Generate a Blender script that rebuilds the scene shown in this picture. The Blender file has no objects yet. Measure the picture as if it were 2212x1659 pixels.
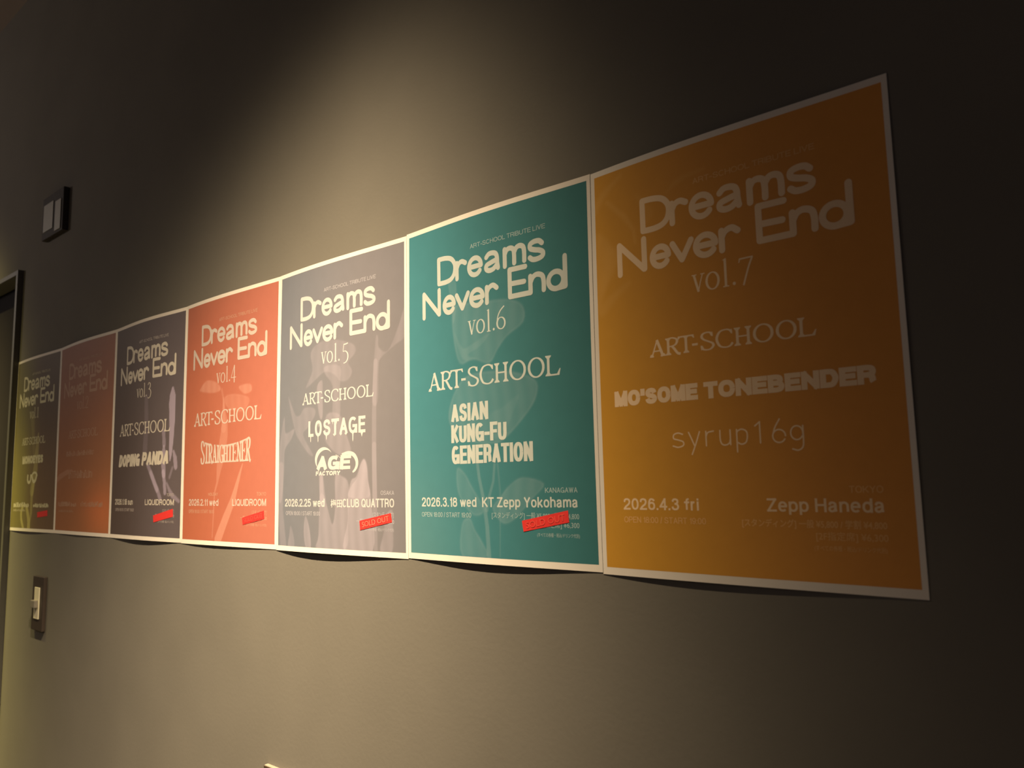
import bpy, math, random
import numpy as np
from mathutils import Matrix, Vector

C = bpy.context.scene.collection
Z0 = 1.37                      # height of the lower poster edge above the floor
MM = 0.001

# ------------------------------------------------------------------ camera
cam_d = bpy.data.cameras.new('camera')
cam = bpy.data.objects.new('camera', cam_d)
C.objects.link(cam)
cam_d.sensor_width = 36.0
cam_d.sensor_fit = 'HORIZONTAL'
cam_d.lens = 36.0 * 1695.717 / 2212.0
right = Vector((0.7524017, 0.6583455, -0.0217468))
down = Vector((-0.0960456, 0.0769861, -0.9923953))
fwd = Vector((-0.6516647, 0.7487686, 0.1211556))
M = Matrix((right, -down, -fwd)).transposed().to_4x4()
M.translation = Vector((2.24378775, -0.66634736, 0.09630978 + Z0))
cam.matrix_world = M
cam_d.clip_start = 0.02
cam_d.dof.use_dof = True
cam_d.dof.focus_distance = 1.05
cam_d.dof.aperture_fstop = 8.0
bpy.context.scene.camera = cam

# ------------------------------------------------------------------ world, exposure
sc = bpy.context.scene
sc.view_settings.view_transform = 'Standard'
sc.view_settings.look = 'None'
sc.view_settings.gamma = 1.0
sc.view_settings.use_curve_mapping = False
sc.view_settings.exposure = 0.0
w = bpy.data.worlds.new('world'); sc.world = w
w.use_nodes = True
w.node_tree.nodes['Background'].inputs[0].default_value = (1.0, 0.84, 0.86, 1)
w.node_tree.nodes['Background'].inputs[1].default_value = 0.048


# ------------------------------------------------------------------ lamps (track spots above the frame, plus an added fill)
def spot_lamp(name, loc, axis, power, color, sigma, expo):
    """point lamp with the beam profile of a soft spotlight (like an IES file)"""
    d = bpy.data.lights.new(name, 'POINT')
    d.energy = power; d.color = color; d.shadow_soft_size = 0.012
    d.use_nodes = True
    nt = d.node_tree; N = nt.nodes; L = nt.links
    em = N['Emission']
    geo = N.new('ShaderNodeNewGeometry')
    dot = N.new('ShaderNodeVectorMath'); dot.operation = 'DOT_PRODUCT'
    a = Vector(axis).normalized()
    dot.inputs[1].default_value = a
    L.new(geo.outputs['Incoming'], dot.inputs[0])
    prev = dot.outputs['Value']
    for op, v in (('ARCCOSINE', None), ('DIVIDE', math.radians(sigma)), ('POWER', expo), ('MULTIPLY', -1.0), ('EXPONENT', None)):
        m = N.new('ShaderNodeMath'); m.operation = op
        L.new(prev, m.inputs[0])
        if v is not None: m.inputs[1].default_value = v
        prev = m.outputs[0]
    L.new(prev, em.inputs['Strength'])
    o = bpy.data.objects.new(name, d); C.objects.link(o); o.location = loc
    return o
AX = (-0.354, 0.0, -1.0)
spot_lamp('spotlight', (1.667, -0.466, 1.2 + Z0), AX, 875, (1.0, 0.78, 0.49), 24.69, 2.927)
spot_lamp('spotlight', (-0.131, -0.466, 1.2 + Z0), AX, 1740, (1.0, 0.83, 0.30), 24.69, 2.927)

fill_d = bpy.data.lights.new('fill_light', 'POINT'); fill_d.energy = 24; fill_d.color = (1.0, 0.85, 0.74); fill_d.shadow_soft_size = 0.15  # added fill with no fixture behind it, lifts the dim left side
fill = bpy.data.objects.new('fill_light', fill_d); C.objects.link(fill); fill.location = (-1.6, -1.4, 0.95 + Z0)

# ------------------------------------------------------------------ materials
def mat(name, col, rough=0.6, noise=0.0, nscale=40.0, bump=0.0, bscale=200.0, metal=0.0, spec=0.5, attr=None):
    m = bpy.data.materials.new(name); m.use_nodes = True
    nt = m.node_tree; N = nt.nodes; L = nt.links
    b = N['Principled BSDF']
    b.inputs['Roughness'].default_value = rough
    b.inputs['Metallic'].default_value = metal
    b.inputs['Specular IOR Level'].default_value = spec
    tc = N.new('ShaderNodeTexCoord')
    src = None
    if attr:
        at = N.new('ShaderNodeAttribute'); at.attribute_name = attr
        src = at.outputs['Color']
    if noise > 0:
        nz = N.new('ShaderNodeTexNoise'); nz.inputs['Scale'].default_value = nscale
        nz.inputs['Detail'].default_value = 5
        L.new(tc.outputs['Object'], nz.inputs['Vector'])
        mr = N.new('ShaderNodeMapRange')
        mr.inputs['From Min'].default_value = 0.3; mr.inputs['From Max'].default_value = 0.7
        mr.inputs['To Min'].default_value = 1 - noise; mr.inputs['To Max'].default_value = 1 + noise
        L.new(nz.outputs['Fac'], mr.inputs['Value'])
        mx = N.new('ShaderNodeVectorMath'); mx.operation = 'SCALE'
        if src: L.new(src, mx.inputs[0])
        else: mx.inputs[0].default_value = col
        L.new(mr.outputs[0], mx.inputs['Scale'])
        src = mx.outputs[0]
    if src: L.new(src, b.inputs['Base Color'])
    else: b.inputs['Base Color'].default_value = (*col, 1)
    if bump > 0:
        nb = N.new('ShaderNodeTexNoise'); nb.inputs['Scale'].default_value = bscale
        L.new(tc.outputs['Object'], nb.inputs['Vector'])
        bp = N.new('ShaderNodeBump'); bp.inputs['Strength'].default_value = bump
        bp.inputs['Distance'].default_value = 0.001
        L.new(nb.outputs['Fac'], bp.inputs['Height'])
        L.new(bp.outputs['Normal'], b.inputs['Normal'])
    return m

M_wall = mat('wall_paint', (0.164, 0.152, 0.132), 0.85, 0.05, 6, 0.12, 160, spec=0.15)
M_ceil = mat('ceiling_paint', (0.24, 0.2, 0.2), 0.9, 0.04, 5)
M_floor = mat('floor_sheet', (0.06, 0.05, 0.045), 0.6, 0.15, 20)
M_paper = mat('poster_paper', (0.80, 0.735, 0.665), 0.7, 0.015, 30, spec=0.25)
M_art = mat('printed_ink', (0.5, 0.5, 0.5), 0.62, 0.02, 60, attr='ink', spec=0.25)
M_frame = mat('dark_steel_frame', (0.10, 0.095, 0.085), 0.45, 0.05, 30)
M_leaf = mat('dark_door_paint', (0.012, 0.010, 0.012), 0.8, 0.06, 12, spec=0.08)
M_brass = mat('door_metal', (0.3, 0.27, 0.22), 0.35, 0.03, 30, metal=0.8)
M_plate = mat('brown_plate', (0.045, 0.032, 0.026), 0.5, 0.05, 60)
M_cream = mat('cream_plastic', (0.75, 0.70, 0.52), 0.45, 0.02, 60)
M_grey = mat('grey_plastic', (0.22, 0.20, 0.17), 0.45, 0.03, 60)
M_box = mat('dark_plastic_box', (0.045, 0.038, 0.038), 0.7, 0.05, 60, spec=0.2)
M_pane = mat('pale_panel', (0.25, 0.24, 0.20), 0.5, 0.04, 60)
M_edge = mat('pale_board', (0.24, 0.21, 0.165), 0.5, 0.04, 60)
M_red = mat('red_tape', (0.72, 0.040, 0.035), 0.42, 0.04, 300)
M_redfaint = mat('faint_marker', (0.80, 0.085, 0.065), 0.5, 0.05, 300)
M_dark = mat('dark_board_front', (0.05, 0.032, 0.02), 0.5, 0.05, 60)
M_redtxt = mat('pink_marker', (0.85, 0.20, 0.14), 0.5, 0.05, 300)


# ------------------------------------------------------------------ object helpers
def link_mesh(name, verts, faces, material, parent=None, smooth=False, label=None):
    me = bpy.data.meshes.new(name)
    me.from_pydata([tuple(v) for v in verts], [], faces)
    me.materials.append(material)
    if smooth: me.polygons.foreach_set('use_smooth', [True] * len(me.polygons))
    me.update()
    o = bpy.data.objects.new(name, me); C.objects.link(o)
    if parent: o.parent = parent
    if label: o['label'] = label
    return o

def box_data(boxes):
    V = []; F = []
    for (x0, x1, y0, y1, z0, z1) in boxes:
        n = len(V)
        V += [(x0, y0, z0), (x1, y0, z0), (x1, y1, z0), (x0, y1, z0), (x0, y0, z1), (x1, y0, z1), (x1, y1, z1), (x0, y1, z1)]
        F += [tuple(n + i for i in f) for f in ((0, 3, 2, 1), (4, 5, 6, 7), (0, 1, 5, 4), (1, 2, 6, 5), (2, 3, 7, 6), (3, 0, 4, 7))]
    return V, F

def boxes(name, bl, material, parent=None, bevel=0.0, label=None):
    V, F = box_data(bl)
    o = link_mesh(name, V, F, material, parent, label=label)
    if bevel:
        b = o.modifiers.new('bevel', 'BEVEL'); b.width = bevel; b.segments = 3; b.limit_method = 'ANGLE'
    return o

def empty(name, loc, label, cat, group=None):
    o = bpy.data.objects.new(name, None); C.objects.link(o); o.location = loc
    o['label'] = label; o['category'] = cat
    if group: o['group'] = group
    o.empty_display_size = 0.02
    return o

def at(o, loc):
    """children are modelled in world space: move them into the parent's space"""
    return o

# ------------------------------------------------------------------ room shell
DX0, DX1, DZ = -0.84, -0.012, 0.649 + Z0          # door opening
o = boxes('wall_back', [(-3.2, DX0, 0, 0.12, 0, 1.45 + Z0), (DX1, 4.6, 0, 0.12, 0, 1.45 + Z0), (DX0, DX1, 0, 0.12, DZ, 1.45 + Z0)], M_wall)
o['kind'] = 'structure'
o = boxes('floor', [(-3.2, 4.6, -3.2, 0.12, -0.1, 0)], M_floor); o['kind'] = 'structure'
o = boxes('ceiling', [(-3.2, 4.6, -3.2, 0.12, 1.45 + Z0, 1.55 + Z0)], M_ceil); o['kind'] = 'structure'
o = boxes('wall_left', [(-3.3, -3.2, -3.2, 0.12, 0, 1.45 + Z0)], M_wall); o['kind'] = 'structure'
# door with a steel frame standing 13 mm proud of the wall
d = bpy.data.objects.new('door_1', None); C.objects.link(d); d.location = (0, 0, 0); d['kind'] = 'structure'
boxes('door_frame', [(-0.013, 0.0, -0.0135, 0.10, 0, 0.661 + Z0), (-0.852, -0.839, -0.0135, 0.10, 0, 0.661 + Z0),
                     (-0.839, -0.013, -0.0135, 0.10, 0.648 + Z0, 0.661 + Z0)], M_frame, d, 0.0012)
boxes('door_leaf', [(-0.836, -0.016, 0.03, 0.07, 0.008, 0.645 + Z0)], M_leaf, d, 0.001)
boxes('door_handle', [(-0.10, -0.06, 0.022, 0.03, 0.93, 1.07), (-0.085, -0.07, -0.02, 0.022, 0.995, 1.01), (-0.20, -0.07, -0.034, -0.02, 0.993, 1.012)], M_brass, d, 0.003)

# ------------------------------------------------------------------ wall fittings
sw = empty('light_switch', (0.237, 0, Z0 - 0.157), 'dark brown light switch plate with cream centre strip, below the leftmost poster', 'light switch')
def local(o, root):
    o.parent = root; o.matrix_parent_inverse = Matrix.Translation(-root.location); return o
local(boxes('switch_plate', [(0.2035, 0.271, -0.0076, 0, Z0 - 0.2165, Z0 - 0.0975)], M_plate, None, 0.0015), sw)
local(boxes('switch_rocker', [(0.2225, 0.2515, -0.0098, -0.0076, Z0 - 0.1905, Z0 - 0.1215)], M_cream, None, 0.0006), sw)
k = local(boxes('toggle_knob', [(0.2225, 0.2475, -0.0175, -0.0098, Z0 - 0.1655, Z0 - 0.1495)], M_grey, None, 0.001, 'small grey knob across the cream strip'), sw)

bx = empty('wall_control_box', (0.218, 0, Z0 + 0.755), 'small dark wall box with two pale upright strips, high beside the door', 'wall box')
local(boxes('box_housing', [(0.158, 0.292, -0.013, 0, Z0 + 0.700, Z0 + 0.806)], M_box, None, 0.002), bx)
local(boxes('pale_strip', [(0.170, 0.232, -0.0146, -0.013, Z0 + 0.718, Z0 + 0.786)], M_pane, None, 0.0006), bx)
local(boxes('pale_strip', [(0.246, 0.282, -0.0150, -0.013, Z0 + 0.706, Z0 + 0.779)], M_pane, None, 0.0006), bx)

sb = empty('wall_board', (1.36, 0, Z0 - 0.60), 'pale thin-framed board on the wall, only its top left corner showing at the bottom', 'board')
X0, X1, ZT, ZB = 1.176, 1.60, Z0 - 0.3065, Z0 - 0.90
local(boxes('board_frame', [(X0, X1, -0.0062, 0, ZT - 0.006, ZT), (X0, X0 + 0.006, -0.0062, 0, ZB, ZT - 0.006),
                            (X1 - 0.006, X1, -0.0062, 0, ZB, ZT - 0.006), (X0, X1, -0.0062, 0, ZB - 0.006, ZB)], M_edge, None, 0.0008, 'pale edge of the board'), sb)
local(boxes('board_panel', [(X0 + 0.0005, X1 - 0.0005, -0.0074, -0.0062, ZB - 0.0055, ZT - 0.0012)], M_dark), sb)

# ------------------------------------------------------------------ posters: shape of each sheet
PW, PH = 297.0, 420.0
CORN = {1: [(0.0010, 0.4203), (0.2899, 0.4205), (0.2966, 0.0003), (-0.0010, -0.0007)],
        2: [(0.2902, 0.4205), (0.5904, 0.4213), (0.5918, -0.0002), (0.2970, 0.0003)],
        3: [(0.5907, 0.4213), (0.8906, 0.4199), (0.8912, -0.0001), (0.5921, -0.0002)],
        4: [(0.8912, 0.4202), (1.1912, 0.4186), (1.1899, 0.0006), (0.8917, -0.0007)],
        5: [(1.1916, 0.4187), (1.4862, 0.4171), (1.4867, 0.0009), (1.1903, -0.0001)],
        6: [(1.4867, 0.4186), (1.7809, 0.4189), (1.7801, 0.0019), (1.4871, 0.0020)],
        7: [(1.7817, 0.4182), (2.0793, 0.4215), (2.0787, -0.0011), (1.7806, 0.0005)]}
# bulge in mm at the bottom, at the top, skew, lift of the left edge, lift of the right edge
BULGE = {1: (2.2, 4.0, 0.8, 0.3, 0.6), 2: (1.2, 6.0, 0.9, 0.4, 0.3), 3: (3.2, 7.5, 1.0, 0.3, 0.5), 4: (1.6, 4.5, 0.75, 0.8, 0.8),
         5: (3.6, 4.5, 0.75, 1.2, 0.8), 6: (3.2, 5.0, 0.95, 1.0, 1.4), 7: (2.4, 4.0, 0.75, 1.6, 0.6)}

def warp(k, x, y, h=0.0):
    """sheet coordinates in mm (numpy) -> world space"""
    x = np.asarray(x, float); y = np.asarray(y, float)
    u = x / PW; v = y / PH
    (tl, tr, br, bl) = CORN[k]
    X = (1 - u) * (1 - v) * bl[0] + u * (1 - v) * br[0] + (1 - u) * v * tl[0] + u * v * tr[0]
    Z = (1 - u) * (1 - v) * bl[1] + u * (1 - v) * br[1] + (1 - u) * v * tl[1] + u * v * tr[1]
    gb, gt, sk, le, re = BULGE[k]
    uc = np.clip(u, 0, 1); vc = np.clip(v, 0, 1)
    g = (gb * (1 - vc) + gt * vc) * np.sin(np.pi * uc ** sk) ** 1.3
    g = g + (le * np.exp(-uc / 0.10) + re * np.exp(-(1 - uc) / 0.10)) * np.sin(np.pi * vc)
    Y = -(0.5 + g + h) * MM
    return np.stack([X, Y, Z + Z0], -1)

def grid(nx, ny, x0, x1, y0, y1):
    xs = np.linspace(x0, x1, nx); ys = np.linspace(y0, y1, ny)
    gx, gy = np.meshgrid(xs, ys)
    idx = np.arange(nx * ny).reshape(ny, nx)
    q = np.stack([idx[:-1, :-1], idx[:-1, 1:], idx[1:, 1:], idx[1:, :-1]], -1).reshape(-1, 4)
    return gx.ravel(), gy.ravel(), q, idx

def np_mesh(name, V, Q, material, parent, smooth=True):
    me = bpy.data.meshes.new(name)
    n = len(V); m = len(Q)
    me.vertices.add(n); me.vertices.foreach_set('co', np.asarray(V, np.float32).ravel())
    me.loops.add(m * 4); me.loops.foreach_set('vertex_index', np.asarray(Q, np.int32).ravel())
    me.polygons.add(m); me.polygons.foreach_set('loop_start', np.arange(0, m * 4, 4, dtype=np.int32))
    me.materials.append(material)
    me.update(calc_edges=True); me.validate()
    if smooth: me.polygons.foreach_set('use_smooth', [True] * len(me.polygons))
    o = bpy.data.objects.new(name, me); C.objects.link(o)
    if parent: local(o, parent)
    return o

# ------------------------------------------------------------------ pen strokes and lettering
class Ink:
    """collects flat shapes in sheet mm; each piece lies a few microns above the one before"""
    def __init__(s): s.V = []; s.F = []; s.n = 0
    def poly(s, pts, faces=None):
        b = len(s.V); h = s.n * 0.0012; s.n += 1
        s.V += [(p[0], p[1], h) for p in pts]
        if faces is None: faces = [tuple(range(len(pts)))]
        s.F += [tuple(b + i for i in f) for f in faces]
    def ribbon(s, pts, wf, cap=False):
        P = np.array(pts, float)
        T = np.gradient(P, axis=0); T /= np.linalg.norm(T, axis=1)[:, None] + 1e-9
        Nn = np.stack([-T[:, 1], T[:, 0]], 1)
        W = np.array([wf(t, i / (len(P) - 1)) for i, t in enumerate(T)])
        A = P + Nn * W[:, None] / 2; B = P - Nn * W[:, None] / 2
        n = len(P)
        s.poly(list(map(tuple, A)) + list(map(tuple, B)), [(i, i + n, i + n + 1, i + 1) for i in range(n - 1)])
        if cap:
            for c, r in ((P[0], W[0] / 2), (P[-1], W[-1] / 2)):
                s.poly([(c[0] + r * math.cos(a), c[1] + r * math.sin(a)) for a in np.linspace(0, 2 * math.pi, 15)[:-1]])
    def build(s, k, name, material, parent, h=0.06, label=None):
        V = np.array(s.V); W = warp(k, V[:, 0], V[:, 1], h + V[:, 2])
        o = link_mesh(name, W, s.F, material, None, label=label)
        local(o, parent); return o

def spline(pts, n=8, closed=False):
    P = [np.array(p, float) for p in pts]; out = []
    m = len(P); rng = range(m if closed else m - 1)
    for i in rng:
        p1, p2 = P[i], P[(i + 1) % m]
        p0 = P[i - 1] if (closed or i > 0) else 2 * p1 - p2
        p3 = P[(i + 2) % m] if (closed or i + 2 < m) else 2 * p2 - p1
        for t in np.arange(n) / n:
            out.append(0.5 * ((2 * p1) + (-p0 + p2) * t + (2 * p0 - 5 * p1 + 4 * p2 - p3) * t * t + (-p0 + 3 * p1 - 3 * p2 + p3) * t ** 3))
    out.append(P[0] if closed else P[-1])
    return out

def arc(cx, cy, rx, ry, a0, a1, n=22):
    return [(cx + rx * math.cos(math.radians(a)), cy + ry * math.sin(math.radians(a))) for a in np.linspace(a0, a1, n)]

def lines(*p):
    """polyline with the corners kept: returned as separate straight pieces"""
    out = []
    for a, b in zip(p[:-1], p[1:]): out.append([a, ((a[0] + b[0]) / 2, (a[1] + b[1]) / 2), b])
    return out

def even(w): return lambda t, s: w
def nib(thick, thin): return lambda t, s: thin + (thick - thin) * abs(t[1]) ** 1.5

_H = {}
def text_raw(s, off, sp=1.0):
    key = (s, off, sp)
    if key in _H: return _H[key]
    c = bpy.data.curves.new('t', 'FONT'); c.body = s; c.offset = off; c.resolution_u = 4; c.fill_mode = 'BOTH'; c.space_character = sp
    o = bpy.data.objects.new('t', c); C.objects.link(o)
    bpy.context.view_layer.update()
    dg = bpy.context.evaluated_depsgraph_get(); e = o.evaluated_get(dg); m = e.to_mesh()
    V = np.array([v.co[:2] for v in m.vertices]); F = [tuple(p.vertices) for p in m.polygons]
    e.to_mesh_clear(); bpy.data.objects.remove(o); bpy.data.curves.remove(c)
    _H[key] = (V, F); return V, F

CAP = 0.682
def text(ink, s, x0, x1, base, cap, off=0.0, shear=0.0, sp=1.0, fn=None):
    V, F = text_raw(s, off, sp)
    V = V.copy()
    V[:, 1] = base + (V[:, 1] + off) / (CAP + 2 * off) * cap
    a, b = V[:, 0].min(), V[:, 0].max()
    V[:, 0] = x0 + (V[:, 0] - a) / (b - a) * (x1 - x0 - shear * cap)
    V[:, 0] += shear * (V[:, 1] - base)
    if fn: V = np.array([fn(p[0], p[1]) for p in V])
    bs = len(ink.V); h = ink.n * 0.0012; ink.n += 1
    ink.V += [(p[0], p[1], h) for p in V]
    ink.F += [tuple(bs + i for i in f) for f in F]


# ---- grotesque letters built from pen strokes: unit = cap height, box 0..1 wide; 'L' straight (square ends), 'C' curve
def _e(cx, cy, rx, ry, a0=0, a1=360): return ('A', [(cx + rx * math.copysign(abs(math.cos(t)) ** 0.88, math.cos(t)), cy + ry * math.copysign(abs(math.sin(t)) ** 0.88, math.sin(t))) for t in np.radians(np.linspace(a0, a1, 26))])
def _l(*p): return ('L', list(p))
def _c(*p): return ('C', list(p))
XH = 0.73
GLYPH = {
 'A': (1.02, [_l((0.02, 0), (0.5, 1)), _l((0.5, 1), (0.98, 0)), _l((0.24, 0.30), (0.76, 0.30))]),
 'B': (0.96, [_l((0, 0), (0, 1)), _c((0, 1), (0.5, 1), (0.82, 0.93), (0.90, 0.76), (0.80, 0.59), (0.5, 0.53), (0, 0.53)), _c((0, 0.53), (0.55, 0.53), (0.9, 0.45), (1, 0.27), (0.9, 0.08), (0.55, 0), (0, 0))]),
 'C': (1.04, [_e(0.5, 0.5, 0.5, 0.5, 42, 318)]),
 'D': (1.02, [_l((0, 0), (0, 1)), _c((0, 1), (0.4, 1), (0.78, 0.93), (1, 0.5), (0.78, 0.07), (0.4, 0), (0, 0))]),
 'E': (0.88, [_l((0, 0), (0, 1)), _l((0, 1), (1, 1)), _l((0, 0.52), (0.9, 0.52)), _l((0, 0), (1, 0))]),
 'F': (0.82, [_l((0, 0), (0, 1)), _l((0, 1), (1, 1)), _l((0, 0.50), (0.88, 0.50))]),
 'G': (1.08, [_e(0.5, 0.5, 0.5, 0.5, 45, 335), _l((1, 0.44), (1, 0.02)), _l((0.60, 0.44), (1, 0.44))]),
 'H': (1.0, [_l((0, 0), (0, 1)), _l((1, 0), (1, 1)), _l((0, 0.52), (1, 0.52))]),
 'I': (0.0, [_l((0.5, 0), (0.5, 1))]),
 'K': (0.98, [_l((0, 0), (0, 1)), _l((0.98, 1), (0.02, 0.34)), _l((0.30, 0.56), (1, 0))]),
 'L': (0.80, [_l((0, 0), (0, 1)), _l((0, 0), (1, 0))]),
 'M': (1.22, [_l((0, 0), (0, 1)), _l((0.03, 1), (0.5, 0.02)), _l((0.5, 0.02), (0.97, 1)), _l((1, 1), (1, 0))]),
 'N': (1.02, [_l((0, 0), (0, 1)), _l((0.02, 1), (0.98, 0)), _l((1, 0), (1, 1))]),
 'O': (1.12, [_e(0.5, 0.5, 0.5, 0.5)]),
 'P': (0.94, [_l((0, 0), (0, 1)), _c((0, 1), (0.55, 1), (0.90, 0.93), (1, 0.72), (0.90, 0.52), (0.55, 0.45), (0, 0.45))]),
 'Q': (1.12, [_e(0.5, 0.5, 0.5, 0.5), _l((0.62, 0.24), (0.98, -0.02))]),
 'R': (0.98, [_l((0, 0), (0, 1)), _c((0, 1), (0.55, 1), (0.88, 0.93), (0.97, 0.74), (0.88, 0.55), (0.55, 0.48), (0, 0.48)), _c((0.5, 0.48), (0.82, 0.42), (0.92, 0.26), (0.94, 0.08), (1.0, -0.03))]),
 'S': (0.98, [_c((0.95, 0.74), (0.84, 0.93), (0.5, 1), (0.14, 0.92), (0.05, 0.73), (0.2, 0.58), (0.52, 0.51), (0.86, 0.42), (0.98, 0.25), (0.84, 0.07), (0.5, 0), (0.12, 0.08), (0.0, 0.28))]),
 'T': (0.92, [_l((0, 1), (1, 1)), _l((0.5, 0), (0.5, 1))]),
 'U': (1.0, [_c((0, 1.03), (0, 0.6), (0, 0.3), (0.14, 0.07), (0.5, 0), (0.86, 0.07), (1, 0.3), (1, 0.6), (1, 1.03))]),
 'V': (1.0, [_l((0.02, 1), (0.5, 0)), _l((0.5, 0), (0.98, 1))]),
 'W': (1.34, [_l((0.01, 1), (0.26, 0)), _l((0.26, 0), (0.5, 1)), _l((0.5, 1), (0.74, 0)), _l((0.74, 0), (0.99, 1))]),
 'Y': (1.0, [_l((0.02, 1), (0.5, 0.44)), _l((0.98, 1), (0.5, 0.44)), _l((0.5, 0.44), (0.5, 0))]),
 'Z': (0.92, [_l((0.02, 1), (1, 1)), _l((0.98, 1), (0.02, 0)), _l((0, 0), (1, 0))]),
 'a': (0.78, [_c((0.04, 0.52), (0.16, 0.69), (0.48, 0.73), (0.78, 0.66), (0.86, 0.48), (0.86, 0.15), (0.98, -0.02)), _c((0.86, 0.44), (0.45, 0.38), (0.08, 0.30), (0.02, 0.12), (0.26, 0.0), (0.62, 0.04), (0.86, 0.22))]),
 'd': (0.80, [_e(0.5, 0.365, 0.5, 0.365), _l((1, 0), (1, 1))]),
 'e': (0.80, [_e(0.5, 0.365, 0.5, 0.365, 0, 318), _l((0.04, 0.38), (0.96, 0.38))]),
 'f': (0.46, [_c((1.15, 0.99), (0.85, 1.01), (0.58, 0.95), (0.48, 0.78), (0.48, 0.4), (0.48, -0.03)), _l((0, 0.70), (1, 0.70))]),
 'h': (0.76, [_l((0, 0), (0, 1)), _c((0, 0.48), (0.18, 0.68), (0.55, 0.74), (0.9, 0.64), (1, 0.45), (1, -0.03))]),
 'i': (0.0, [_l((0.5, 0), (0.5, 0.70)), _l((0.5, 0.97), (0.5, 0.99))]),
 'k': (0.76, [_l((0, 0), (0, 1)), _l((0.92, 0.72), (0.02, 0.20)), _l((0.34, 0.40), (1, 0))]),
 'm': (1.24, [_l((0, 0), (0, 0.71)), _c((0, 0.50), (0.12, 0.68), (0.3, 0.74), (0.46, 0.66), (0.5, 0.5), (0.5, -0.03)), _c((0.5, 0.50), (0.62, 0.68), (0.8, 0.74), (0.96, 0.66), (1, 0.5), (1, -0.03))]),
 'n': (0.76, [_l((0, 0), (0, 0.71)), _c((0, 0.48), (0.18, 0.68), (0.55, 0.74), (0.9, 0.64), (1, 0.45), (1, -0.03))]),
 'o': (0.82, [_e(0.5, 0.365, 0.5, 0.365)]),
 'p': (0.80, [_e(0.5, 0.365, 0.5, 0.365), _l((0, -0.26), (0, 0.71))]),
 'r': (0.40, [_l((0, 0), (0, 0.71)), _c((0, 0.45), (0.3, 0.66), (1, 0.72))]),
 's': (0.72, [_c((0.94, 0.55), (0.80, 0.70), (0.45, 0.73), (0.1, 0.65), (0.08, 0.48), (0.5, 0.38), (0.92, 0.28), (0.94, 0.08), (0.5, 0), (0.12, 0.06), (0.0, 0.2))]),
 'u': (0.76, [_l((1, 0), (1, 0.71)), _c((0, 0.74), (0, 0.28), (0.1, 0.08), (0.45, 0), (0.82, 0.06), (1, 0.26))]),
 'w': (1.14, [_l((0, 0.71), (0.25, 0)), _l((0.25, 0), (0.5, 0.71)), _l((0.5, 0.71), (0.75, 0)), _l((0.75, 0), (1, 0.71))]),
 '0': (0.82, [_e(0.5, 0.5, 0.5, 0.5)]),
 '1': (0.40, [_l((1, 0), (1, 1)), _c((1, 0.98), (0.8, 0.82), (0.1, 0.76))]),
 '2': (0.82, [_c((0.02, 0.70), (0.12, 0.93), (0.5, 1), (0.88, 0.92), (0.96, 0.70), (0.80, 0.48), (0.3, 0.24), (0.02, 0.02)), _l((0, 0), (1, 0))]),
 '3': (0.82, [_c((0.04, 0.76), (0.2, 0.95), (0.5, 1), (0.84, 0.92), (0.9, 0.74), (0.76, 0.58), (0.4, 0.54)), _c((0.4, 0.54), (0.8, 0.50), (1, 0.28), (0.86, 0.07), (0.5, 0), (0.14, 0.07), (0, 0.27))]),
 '4': (0.86, [_l((0.76, 0), (0.76, 1)), _l((0.74, 1), (0, 0.27)), _l((0, 0.25), (1, 0.25))]),
 '5': (0.82, [_l((0.14, 1), (0.92, 1)), _l((0.14, 1), (0.06, 0.50)), _c((0.04, 0.48), (0.3, 0.62), (0.7, 0.63), (1, 0.40), (0.92, 0.12), (0.5, 0), (0.12, 0.06), (0, 0.24))]),
 '6': (0.82, [_e(0.5, 0.32, 0.48, 0.32), _c((0.02, 0.36), (0.04, 0.68), (0.25, 0.95), (0.55, 1), (0.84, 0.93), (0.93, 0.80))]),
 '8': (0.82, [_e(0.5, 0.27, 0.5, 0.27), _e(0.5, 0.77, 0.43, 0.23)]),
 '9': (0.82, [_e(0.5, 0.68, 0.48, 0.32), _c((0.98, 0.64), (0.96, 0.32), (0.75, 0.05), (0.45, 0), (0.16, 0.07), (0.07, 0.20))]),
 '.': (0.0, [_l((0.5, 0.0), (0.5, 0.01))]), ',': (0.0, [_l((0.5, 0.02), (0.4, -0.14))]), ':': (0.0, [_l((0.5, 0.02), (0.5, 0.03)), _l((0.5, 0.62), (0.5, 0.63))]),
 '/': (0.34, [_l((0, -0.05), (1, 1.05))]), '-': (0.40, [_l((0, 0.38), (1, 0.38))]), "'": (0.0, [_l((0.5, 1), (0.5, 0.78))]), ' ': (0.10, []),
}
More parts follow.
